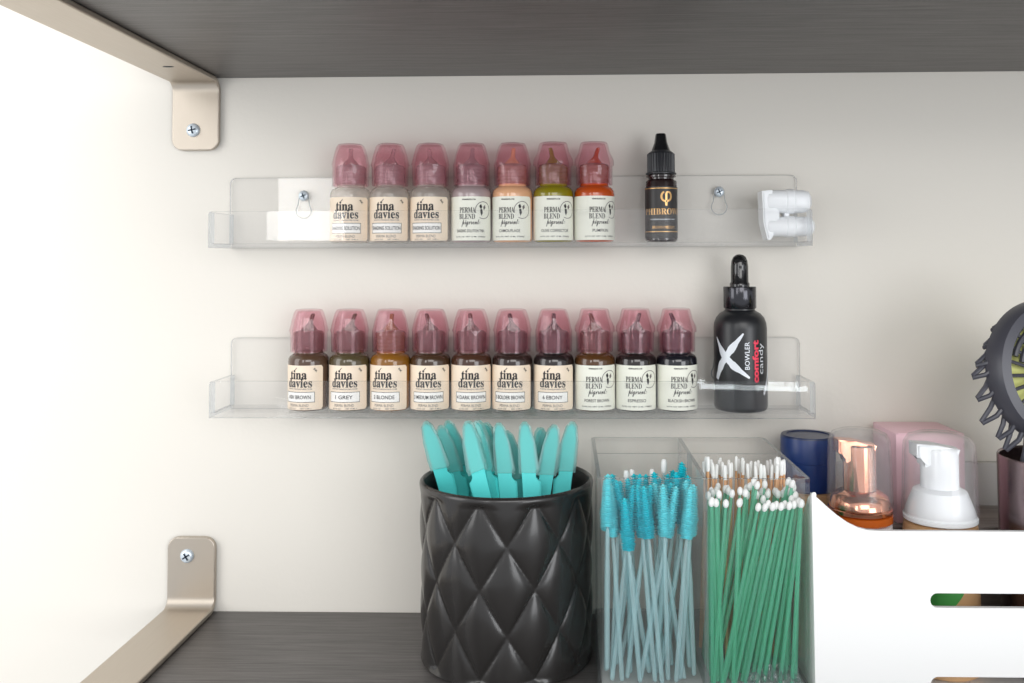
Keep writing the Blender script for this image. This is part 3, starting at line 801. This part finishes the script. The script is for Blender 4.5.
sp = [  # tip px, tip py, Y tip, foot px, Y foot, kind
 (604, 474, 0.4935, 607, 0.4930, 1), (625, 505, 0.4925, 640, 0.4925, 2), (616, 480, 0.502, 650, 0.498, 0), (638, 488, 0.497, 655, 0.4935, 0),
 (650, 490, 0.500, 627, 0.497, 0), (663, 484, 0.495, 668, 0.494, 1), (676, 486, 0.498, 640, 0.4935, 1), (690, 494, 0.494, 676, 0.4935, 1),
 (640, 474, 0.508, 615, 0.504, 0), (654, 472, 0.513, 672, 0.505, 0), (682, 462, 0.526, 655, 0.510, 0), (686, 466, 0.534, 668, 0.520, 0),
 (628, 478, 0.512, 630, 0.503, 0), (668, 474, 0.518, 645, 0.503, 0), (612, 474, 0.518, 640, 0.510, 0), (676, 472, 0.508, 690, 0.500, 0),
 (696, 484, 0.505, 660, 0.502, 1), (646, 482, 0.522, 650, 0.512, 0), (660, 478, 0.530, 620, 0.515, 0), (634, 476, 0.528, 665, 0.520, 0),
 (620, 488, 0.506, 612, 0.4985, 0), (610, 492, 0.497, 622, 0.494, 1), (632, 496, 0.4985, 612, 0.4945, 0), (645, 500, 0.4945, 662, 0.492, 0), (670, 494, 0.503, 655, 0.4985, 0), (686, 480, 0.502, 694, 0.498, 1), (698, 500, 0.4985, 680, 0.4965, 1), (612, 486, 0.525, 640, 0.515, 0), (672, 480, 0.537, 650, 0.528, 0), (656, 496, 0.506, 684, 0.497, 1), (604, 482, 0.508, 604, 0.506, 1), (692, 480, 0.518, 690, 0.512, 0)]
for i, (tx, ty, Yt, fx, Yf, kd) in enumerate(sp):
    T = W(tx, ty, Yt); T.x = min(max(T.x, cx0), cx1)
    Fp = Vector((XW(fx, Yf, 665), Yf, FLOOR)); Fp.x = min(max(Fp.x, cx0-0.001), cx1+0.001)
    L = SP[kd][0].vertices and (0.104 if kd < 2 else 0.098)
    d = (T-Fp); 
    Fp = T - d.normalized()*L if (T - d.normalized()*L).z > FLOOR else Fp
    # stand on the floor: shift the wand down its own line
    if Fp.z > FLOOR: dz = Fp.z-FLOOR; Fp = Fp
    z = L/d.length
    r_ = place_stick(SP[kd], Vector((Fp.x, Fp.y, max(FLOOR, Fp.z))), T, 'mascara_wand',
        'turquoise spiral-bristle mascara wand with pale glittery handle, among those crowded in the left compartment', 'brush', 'mascara wands in the clear box', ('wand', 'bristles'), rnd.uniform(0, 6))
# sticks with fibre tips
def mk_swab(L, rs, tip_r, tip_l, m, ball=True):
    bm = bmesh.new(); lathe(bm, [(rs*0.9, 0), (rs, 0.0006), (rs, L*0.62), (rs*0.75, L-tip_l-0.003), (rs*0.6, L-tip_l*0.6)], 8)
    st = finish(bm, 'stick', m)
    bm = bmesh.new(); z0 = L-tip_l
    if ball: lathe(bm, [(rs*0.5, z0), (tip_r*0.85, z0+tip_l*0.2), (tip_r, z0+tip_l*0.5), (tip_r*0.8, z0+tip_l*0.82), (tip_r*0.3, L)], 10)
    else: lathe(bm, [(rs*0.9, z0), (tip_r, z0+tip_l*0.15), (tip_r*1.05, z0+tip_l*0.7), (tip_r*0.8, z0+tip_l*0.95), (tip_r*0.3, L)], 10)
    return st, finish(bm, 'fibre_tip', M['cotton'])
GX0, GX1 = XW(706, 0.485, 500)+0.0038, BX1-0.0045
LG, LW, LT = 0.098, 0.1080, 0.103
GREEN = mk_swab(LG, 0.0012, 0.00165, 0.0046, M['green_stick'])
BIRCH = mk_swab(LW, 0.0009, 0.0010, 0.0085, M['birch'], False)
WHITE = mk_swab(LT, 0.0011, 0.0016, 0.008, M['wand'], False)
def swab(parts, L, tx, ty, Yt, fx, Yf, name, label, group, x0, x1):
    T = W(tx, ty, Yt); T.x = min(max(T.x, x0), x1)
    Fp = Vector((XW(fx, Yf, 665), Yf, FLOOR)); Fp.x = min(max(Fp.x, x0), x1)
    d = T-Fp; u = d.normalized(); Fp = T-u*L
    if Fp.z < FLOOR: Fp = Fp + u*((FLOOR-Fp.z)/u.z)
    Fp.x = min(max(Fp.x, x0), x1); T = Fp+u*L
    place_stick(parts, Fp, T, name, label, 'swab', group, ('stick', 'fibre_tip'))
for tx, ty, Yt, fx, Yf in ((626, 470, 0.532, 640, 0.520), (632, 469, 0.538, 630, 0.528), (664, 459, 0.538, 660, 0.525), (652, 470, 0.541, 660, 0.530)):
    swab(WHITE, LT, tx, ty, Yt, fx, Yf, 'cotton_swab', 'pale stick with white tip standing behind the turquoise mascara wands', 'white-tipped sticks behind the mascara wands', cx0, cx1)
GL = 'green plastic stick with white fibre tip in the right compartment'
GG = 'green micro applicators in the clear box'
fr = [(712, 497, .492, 718), (716, 502, .491, 722), (719, 490, .494, 716), (710, 505, .4915, 712), (725, 517, .4905, 714), (739, 513, .491, 733), (756, 518, .4905, 722),
      (765, 506, .492, 724), (769, 500, .494, 730), (773, 505, .492, 735), (777, 501, .4935, 742), (781, 507, .492, 745), (785, 503, .4945, 752), (789, 507, .492, 757), (793, 510, .4935, 764),
      (797, 505, .495, 772), (800, 512, .492, 780), (803, 522, .491, 792), (804, 509, .494, 795)]
for tx, ty, Yt, fx in fr: swab(GREEN, LG, tx, ty, Yt, fx, Yt+0.001, 'micro_applicator', GL, GG, GX0, GX1)
rnd = random.Random(5)
for i in range(46):
    Yt = 0.498 + 0.030*i/46
    tx = rnd.uniform(745, 808) if i % 3 else rnd.uniform(708, 760)
    ty = rnd.uniform(476, 500) if tx > 750 else rnd.uniform(484, 506)
    swab(GREEN, LG, tx, ty, Yt, tx-rnd.uniform(5, 45), Yt-rnd.uniform(0, 0.004), 'micro_applicator', GL, GG, GX0, GX1)
for i in range(44):
    Yt = 0.524 + 0.020*rnd.random(); tx = 703 + 98*(i/44)**1.25 + rnd.uniform(-2, 2)
    swab(BIRCH, LW, tx, rnd.uniform(456, 470), Yt, tx-rnd.uniform(-12, 16), Yt-rnd.uniform(0.0, 0.012), 'wooden_swab',
         'thin wooden stick with white cotton end at the back of the right compartment', 'wooden swabs in the clear box', GX0, GX1)

# ------------------------------------------------------------------ riser behind the bin, jar, pink carton
ZR = W(990, 505.5, 0.597).z
def riser():
    root = empty('shelf_riser', (0.36, 0.575, ZL), 'grey wood-grain riser against the wall behind the white bin', 'riser')
    bm = bmesh.new(); box(bm, -0.215, 0.26, -0.026, 0.0225, ZR-ZL-0.012, ZR-ZL, 0.0005); link('top_board', finish(bm, 'top_board', M['riser']), root)
    for x in (-0.214, 0.247):
        bm = bmesh.new(); box(bm, x, x+0.012, -0.025, 0.0225, 0, ZR-ZL-0.0121, 0.0005); link('side_board', finish(bm, 'side_board', M['riser']), root)
    bm = bmesh.new(); box(bm, -0.2015, 0.2465, -0.0245, -0.0185, 0.0, ZR-ZL-0.0121, 0.0004); link('front_board', finish(bm, 'front_board', M['riser']), root)
    bm = bmesh.new(); box(bm, -0.215, 0.26, 0.0228, 0.0275, 0.0, ZR-ZL+0.0275, 0.0008); link('back_rail', finish(bm, 'back_rail', M['rail']), root)
riser()
def jar():
    Y = 0.5775; p = W(808.5, 492, Y); r = 0.0168; zb = ZR+0.0156
    bm = bmesh.new(); box(bm, -0.017, 0.018, -0.019, 0.019, 0, 0.0155, 0.0006)
    o = link('small_carton', finish(bm, 'small_carton', M['kraft']), None, (p.x+0.0005, Y, ZR)); tag(o, 'low tan carton underneath the navy jar', 'box')
    root = empty('cosmetic_jar', (p.x, Y, zb), 'round navy blue jar behind the clear box', 'jar')
    H = W(808, 434, Y).z - zb
    bm = bmesh.new(); pr = [(r*0.93, 0), (r*0.97, 0.0008)]
    k = 0; z = 0.0015
    while z < H-0.0170: pr += [(r*0.985, z), (r*0.965, z+0.0012)]; z += 0.0024
    pr.append((r*0.97, H-0.0162))
    lathe(bm, pr, 56); link('jar_body', finish(bm, 'jar_body', M['navy']), root)
    bm = bmesh.new(); lathe(bm, [(r, H-0.0160), (r, H-0.0012), (r*0.96, H), (r*0.80, H), (r*0.78, H-0.0006), (0, H-0.0006)], 56, mi_fn=lambda k: 0 if k < 1 else 1)
    link('lid', finish(bm, 'lid', [M['navy'], M['navy_dark']], True, 30), root)
jar()
def carton():
    x0, x1 = XW(896, 0.555, 440), XW(965, 0.555, 440)
    bm = bmesh.new(); box(bm, -(x1-x0)/2, (x1-x0)/2, -0.0205, 0.0205, 0, W(930, 434, 0.555).z-ZR, 0.0007)
    hx = (x1-x0)/2; H = W(930, 434, 0.555).z-ZR
    root = empty('pink_carton', ((x0+x1)/2, 0.5758, ZR+0.0001), 'plain pink carton behind the two domed foam bottles', 'box')
    link('carton_body', finish(bm, 'carton', M['pink_card']), root)
    bm = bmesh.new(); box(bm, -hx+0.001, hx-0.001, -0.0209, -0.0204, H-0.0005, H+0.0003); link('lid_flap', finish(bm, 'flap', M['pink_card'], False), root)
carton()

# ------------------------------------------------------------------ foam pump bottles
def foam_bottle(px, Y, r, ztop, zsh, zcol, pump, collar, body, label, band=None, leaf=False):
    p = XW(px, Y, 480)
    zb = ZL+0.0036
    root = empty('foam_pump_bottle', (p, Y, zb), label, 'bottle', 'domed foam pump bottles in the white bin')
    T = ztop-zb; S = zsh-zb; K = zcol-zb      # dome top, shoulder top, collar bottom
    bm = bmesh.new(); lathe(bm, [(r*0.9, 0), (r*0.97, 0.001), (r*0.98, 0.004), (r*0.98, K-0.006), (r*0.95, K-0.001), (r*0.80, K)], 48)
    bo = link('bottle_body', finish(bm, 'bottle_body', body), root)
    if leaf:
        bm = bmesh.new()
        top, bot = [], []
        for i in range(17):
            x = -0.016 + 0.020*i/16; t = i/16
            bot.append(bm.verts.new((x, 0, 0.0340 + 0.0135*t**2.2))); top.append(bm.verts.new((x, 0, 0.0480 + 0.0030*math.sin(PI*t))))
        for i in range(16): bm.faces.new((bot[i], bot[i+1], top[i+1], top[i]))
        link('leaf_print', lettering_mesh('leaf_print', bm, r*0.98, [M['green_print']], 0.0002), bo)
    if band:
        bm = bmesh.new(); lathe(bm, [(r*0.93, K+0.0001), (r*0.985, K+0.0012), (r*0.985, K+0.0048), (r*0.93, K+0.0052)], 56)
        link('collar_band', finish(bm, 'collar_band', band), root); c0 = K+0.0054
    else: c0 = K+0.0003
    bm = bmesh.new()
    lathe(bm, [(r*0.93, c0), (r*0.97, c0+0.0006), (r*0.97, c0+0.0026), (r*0.93, c0+0.0030), (r*0.93, c0+0.0040), (r*0.90, c0+0.0060), (r*0.84, c0+0.0095), (r*0.70, S-0.0015), (r*0.56, S)], 56)
    link('collar', finish(bm, 'collar', collar, True, 40), root)
    hs = T-0.0085
    bm = bmesh.new(); lathe(bm, [(r*0.50, S+0.0002), (r*0.50, hs-0.006), (r*0.50, hs-0.001), (r*0.46, hs)], 40)
    # spout head reaching to the left, its top sloping up to the left
    prism(bm, [(-r*0.50, hs-0.010), (r*0.3, hs-0.010), (r*0.46, hs-0.0005), (-r*0.2, hs+0.0022), (-r*0.72, hs+0.0028), (-r*0.72, hs-0.0045), (-r*0.52, hs-0.0060)], -r*0.34, r*0.34, bev=0.0010)
    link('pump_head', finish(bm, 'pump_head', pump, True, 35), root)
    bm = bmesh.new()
    out = [(r*1.0, c0+0.0042), (r*0.985, c0+0.012), (r*0.955, T-0.012), (r*0.93, T-0.0060), (r*0.82, T-0.0024), (r*0.60, T-0.0007), (r*0.3, T), (0, T)]
    inn = [(0, T-0.001), (r*0.56, T-0.0017), (r*0.78, T-0.0034), (r*0.885, T-0.0066), (r*0.935, c0+0.012), (r*0.945, c0+0.0042)]
    lathe(bm, out+inn, 56, cap0=False, cap1=False); link('dome_cap', finish(bm, 'dome_cap', M['frosted'], True, 60), root)
foam_bottle(859.5, 0.530, 0.0184, W(859, 428.5, 0.530).z, W(859, 489, 0.530).z, W(859, 530, 0.512).z, M['copper'], M['copper'], M['white_plastic'], 'foam pump bottle with shiny copper pump under a clear dome cap', band=M['orange_liquid'])
foam_bottle(939.5, 0.520, 0.0204, W(939, 432, 0.520).z, W(939, 487, 0.520).z, W(939, 530, 0.501).z, M['white_plastic'], M['white_plastic'], M['tan_liquid'], 'foam pump bottle with white pump under a clear dome cap', leaf=True)

# ------------------------------------------------------------------ gunmetal tumbler with round vent brush
def tumbler():
    Y, r = 0.518, 0.031; x = XW(1002.5, Y, 480) + r; zb = ZL+0.0036
    H = W(1002, 456, Y).z-zb
    bm = bmesh.new()
    lathe(bm, [(r*0.9, 0), (r*0.96, 0.001), (r*0.97, 0.004), (r, H-0.001), (r*0.985, H), (r*0.955, H-0.001), (r*0.92, 0.004), (0, 0.004)], 64, cap1=False)
    o = link('tumbler', finish(bm, 'tumbler', M['gunmetal']), None, (x, Y, zb)); tag(o, 'gunmetal metallic tumbler holding the round brush', 'cup')
    return x, Y, zb, H
tx_, tY, tzb, tH = tumbler()
def vent_brush():
    Y = 0.515; cpt = W(1056, 371, Y)
    root = empty('vent_brush', (tx_+0.006, tY+0.004, tzb+0.0045), 'round charcoal hair brush with lime pad and curled bristles, in the metallic tumbler', 'brush')
    base = Vector(root.location); c = cpt - base
    Ro, Ri = 0.0402, 0.0312
    tilt = Matrix.Rotation(R(14), 3, 'Z') @ Matrix.Rotation(R(-8), 3, 'X')
    def tp(v): return c + tilt @ Vector(v)
    def addpart(name, bm, m, parent=root):
        for v in bm.verts: v.co = tp(v.co)
        return link(name, finish(bm, name, m, True, 40), parent)
    bm = bmesh.new()
    prof = [(Ri, -0.003), (Ri+0.002, -0.0055), (Ro-0.002, -0.0045), (Ro, -0.001), (Ro+0.0005, 0.006), (Ro-0.004, 0.010), (Ri+0.001, 0.008)]
    n = 90; rings = []
    for i in range(n):
        a = 2*PI*i/n; rings.append([bm.verts.new((q*math.cos(a), y, q*math.sin(a))) for q, y in prof])
    for i in range(n):
        a, b = rings[i], rings[(i+1) % n]
        for k in range(len(prof)): bm.faces.new((a[k], b[k], b[(k+1) % len(prof)], a[(k+1) % len(prof)]))
    addpart('rim_ring', bm, M['brush_dark'])
    bm = bmesh.new(); b2 = []
    lathe(bm, [(0.001, 0), (Ri+0.0010, 0), (Ri+0.0010, 0.0015), (0.001, 0.0015)], 60)
    for v in bm.verts: v.co = Vector((v.co.x, v.co.z+0.0062, v.co.y))
    addpart('pad', bm, M['brush_pad'])
    for k in range(22):
        a = 2*PI*k/22 + 0.05
        bm = bmesh.new(); tube(bm, [(0.008*math.cos(a), 0.001, 0.008*math.sin(a)), (Ri*0.6*math.cos(a+0.05), 0.002, Ri*0.6*math.sin(a+0.05)), ((Ri+0.001)*math.cos(a), 0.002, (Ri+0.001)*math.sin(a))], [0.0012, 0.0011, 0.0010], 8)
        addpart('vent_bar', bm, M['brush_dark'])
    for rr, a0, a1 in ((0.0262, 100, 160), (0.0212, 95, 165), (0.0160, 90, 170)):   # curved cross bars of the upper vent
        bm = bmesh.new(); tube(bm, [(rr*math.cos(R(a0+(a1-a0)*i/10)), 0.001, rr*math.sin(R(a0+(a1-a0)*i/10))) for i in range(11)], 0.0016, 8)
        addpart('cross_bar', bm, M['brush_dark'])
    bm = bmesh.new(); lathe(bm, [(0.0095, 0), (0.0095, 0.0025), (0.006, 0.004)], 40)
    for v in bm.verts: v.co = Vector((v.co.x, -v.co.z+0.002, v.co.y))
    addpart('hub', bm, M['brush_dark'])
    for k in range(25):                                  # hairpin bristles round the back edge
        a = 2*PI*k/25 + 0.03*((k*5) % 4)
        ln = (0.0030 + 0.0042*((k*7) % 5)/4) * (0.35 + 0.65*max(0, min(1, 0.55-math.sin(a))))
        u = Vector((math.cos(a), 0, math.sin(a))); s = Vector((-math.sin(a), 0, math.cos(a))); dwn = Vector((-0.10, 0, -0.45))
        o_ = u*(Ro-0.003); e = u*(Ro+ln) + dwn*0.016 + Vector((0, 0.010, 0))
        pts = [o_ + s*0.0026 + Vector((0, 0.004, 0)), (o_+e)/2 + s*0.0023, e + s*0.0006, e - s*0.0006, (o_+e)/2 - s*0.0023 + Vector((0, 0.002, 0)), o_ - s*0.0026 + Vector((0, 0.008, 0))]
        bm = bmesh.new(); tube(bm, pts, [0.0015, 0.0014, 0.0013, 0.0013, 0.0014, 0.0015], 8)
        addpart('bristle', bm, M['brush_dark'])
    bm = bmesh.new()
    e = tp((0, 0.002, -Ro+0.002))
    pts = [e, e*0.7 + Vector((0, 0, 0)), Vector((0.001, 0.001, 0.040)), Vector((0, 0, 0.004))]
    tube(bm, pts, [0.0060, 0.0065, 0.0080, 0.0070], 20)
    link('handle', finish(bm, 'handle', M['brush_dark']), root)
vent_brush()

# ------------------------------------------------------------------ white slotted bin in front
def bin_():
    x0, x1, Y0, Y1 = XW(813.0, 0.4845, 500), 0.520, 0.4845, 0.5455
    root = empty('storage_bin', ((x0+x1)/2, (Y0+Y1)/2, ZL), 'white plastic storage bin with rounded slots, in front of the foam bottles', 'bin')
    cx, cy = root.location.x, root.location.y
    hx = (x1-x0)/2; hy = (Y1-Y0)/2
    zs = lambda py: W(900, py, Y0).z - ZL
    xs = lambda px: XW(px, Y0, 550) - cx
    # front panel outline with dipped top: left high corner, S-curve down, flat, and the same mirrored at the right end
    topc = [(812.5, 495), (820, 501), (828, 508.5), (838, 517), (848, 524), (858, 529), (868, 531.5), (880, 532.3)]
    L = [(xs(a), zs(b)+0.0006) for a, b in topc]
    Rr = [(-x, z) for x, z in L[::-1]]
    outline = [(-hx, 0.0005)] + L + Rr + [(hx, 0.0005)]
    outline = outline[::-1]
    sx0 = xs(929.5)
    slots = [(sx0, -sx0, zs(607.5), zs(593)), (xs(928.5), -xs(928.5), zs(705), zs(676.5))]
    # panel built as strips between slots so that the slots are real openings
    bm = bmesh.new()
    t = 0.0026
    outer = outline
    edges = []
    def loop(pts, y): 
        vs = [bm.verts.new((x, y, z)) for x, z in pts]
        return vs, [bm.edges.new((vs[i], vs[(i+1) % len(vs)])) for i in range(len(vs))]
    holes = []
    for a, b, c, d in slots:
        r = min((d-c)/2*0.98, 0.004); holes.append(rrect(a, b, c, d, r, 6))
    for y in (-hy, -hy+t):
        es = []; 
        for pts in [outer]+holes:
            vs, e = loop(pts, y); es += e; edges.append(vs)
        bmesh.ops.triangle_fill(bm, edges=es, use_beauty=True)
    k = len(edges)//2
    for A, B in zip(edges[:k], edges[k:]):
        n = len(A)
        for i in range(n): bm.faces.new((A[i], A[(i+1) % n], B[(i+1) % n], B[i]))
    # drop any triangles that filled the slot openings
    kill = []
    for f in bm.faces:
        c_ = f.calc_center_median()
        if abs(f.calc_area()) > 0 and len(f.verts) == 3:
            for a, b, c, d in slots:
                if a+0.0001 < c_.x < b-0.0001 and c+0.0001 < c_.z < d-0.0001 and all(c-1e-6 <= v.co.z <= d+1e-6 for v in f.verts): kill.append(f)
    if kill: bmesh.ops.delete(bm, geom=list(set(kill)), context='FACES_ONLY')
    link('front_panel', finish(bm, 'front_panel', M['bin'], True, 30), root)
    zt = zs(495)+0.0006
    for s in (-1, 1):
        bm = bmesh.new()
        pts = [(-hy+t, 0.0005), (hy, 0.0005), (hy, 0.050), (hy-0.02, 0.062), (-hy+0.022, 0.092), (-hy+0.010, zt-0.004), (-hy+t, zt)]
        prism(bm, pts, -0.0013, 0.0013, bev=0.0005)
        for v in bm.verts: v.co = Vector((-v.co.y + s*(hx-0.0013), v.co.x, v.co.z))
        link('side_panel', finish(bm, 'side_panel', M['bin'], True, 30), root)
    bm = bmesh.new(); box(bm, -hx+0.0026, hx-0.0026, -hy+t, hy, 0.0005, 0.0030); link('bin_floor', finish(bm, 'floor', M['bin'], False), root)
bin_()

# ------------------------------------------------------------------ crumpled clear film at the bottom of the right compartment
def film():
    rng = random.Random(9); bm = bmesh.new(); nx, ny = 22, 10
    x0, x1 = GX0+0.018, GX1-0.001
    g = []
    for j in range(ny+1):
        g.append([bm.verts.new(((i/nx-0.5)*(x1-x0), (j/ny-0.5)*0.011 + rng.uniform(-0.0006, 0.0006), 0.0008 + abs(rng.gauss(0, 1))*0.0022 + 0.0075*(1-abs(i/nx-0.6))*(j/ny))) for i in range(nx+1)])
    for j in range(ny):
        for i in range(nx): bm.faces.new((g[j][i], g[j][i+1], g[j+1][i+1], g[j+1][i]))
    o = link('plastic_film', finish(bm, 'film', M['film'], False), None, ((x0+x1)/2, 0.4945, FLOOR-0.0006)); tag(o, 'crumpled clear film at the bottom of the right compartment', 'film')
film()
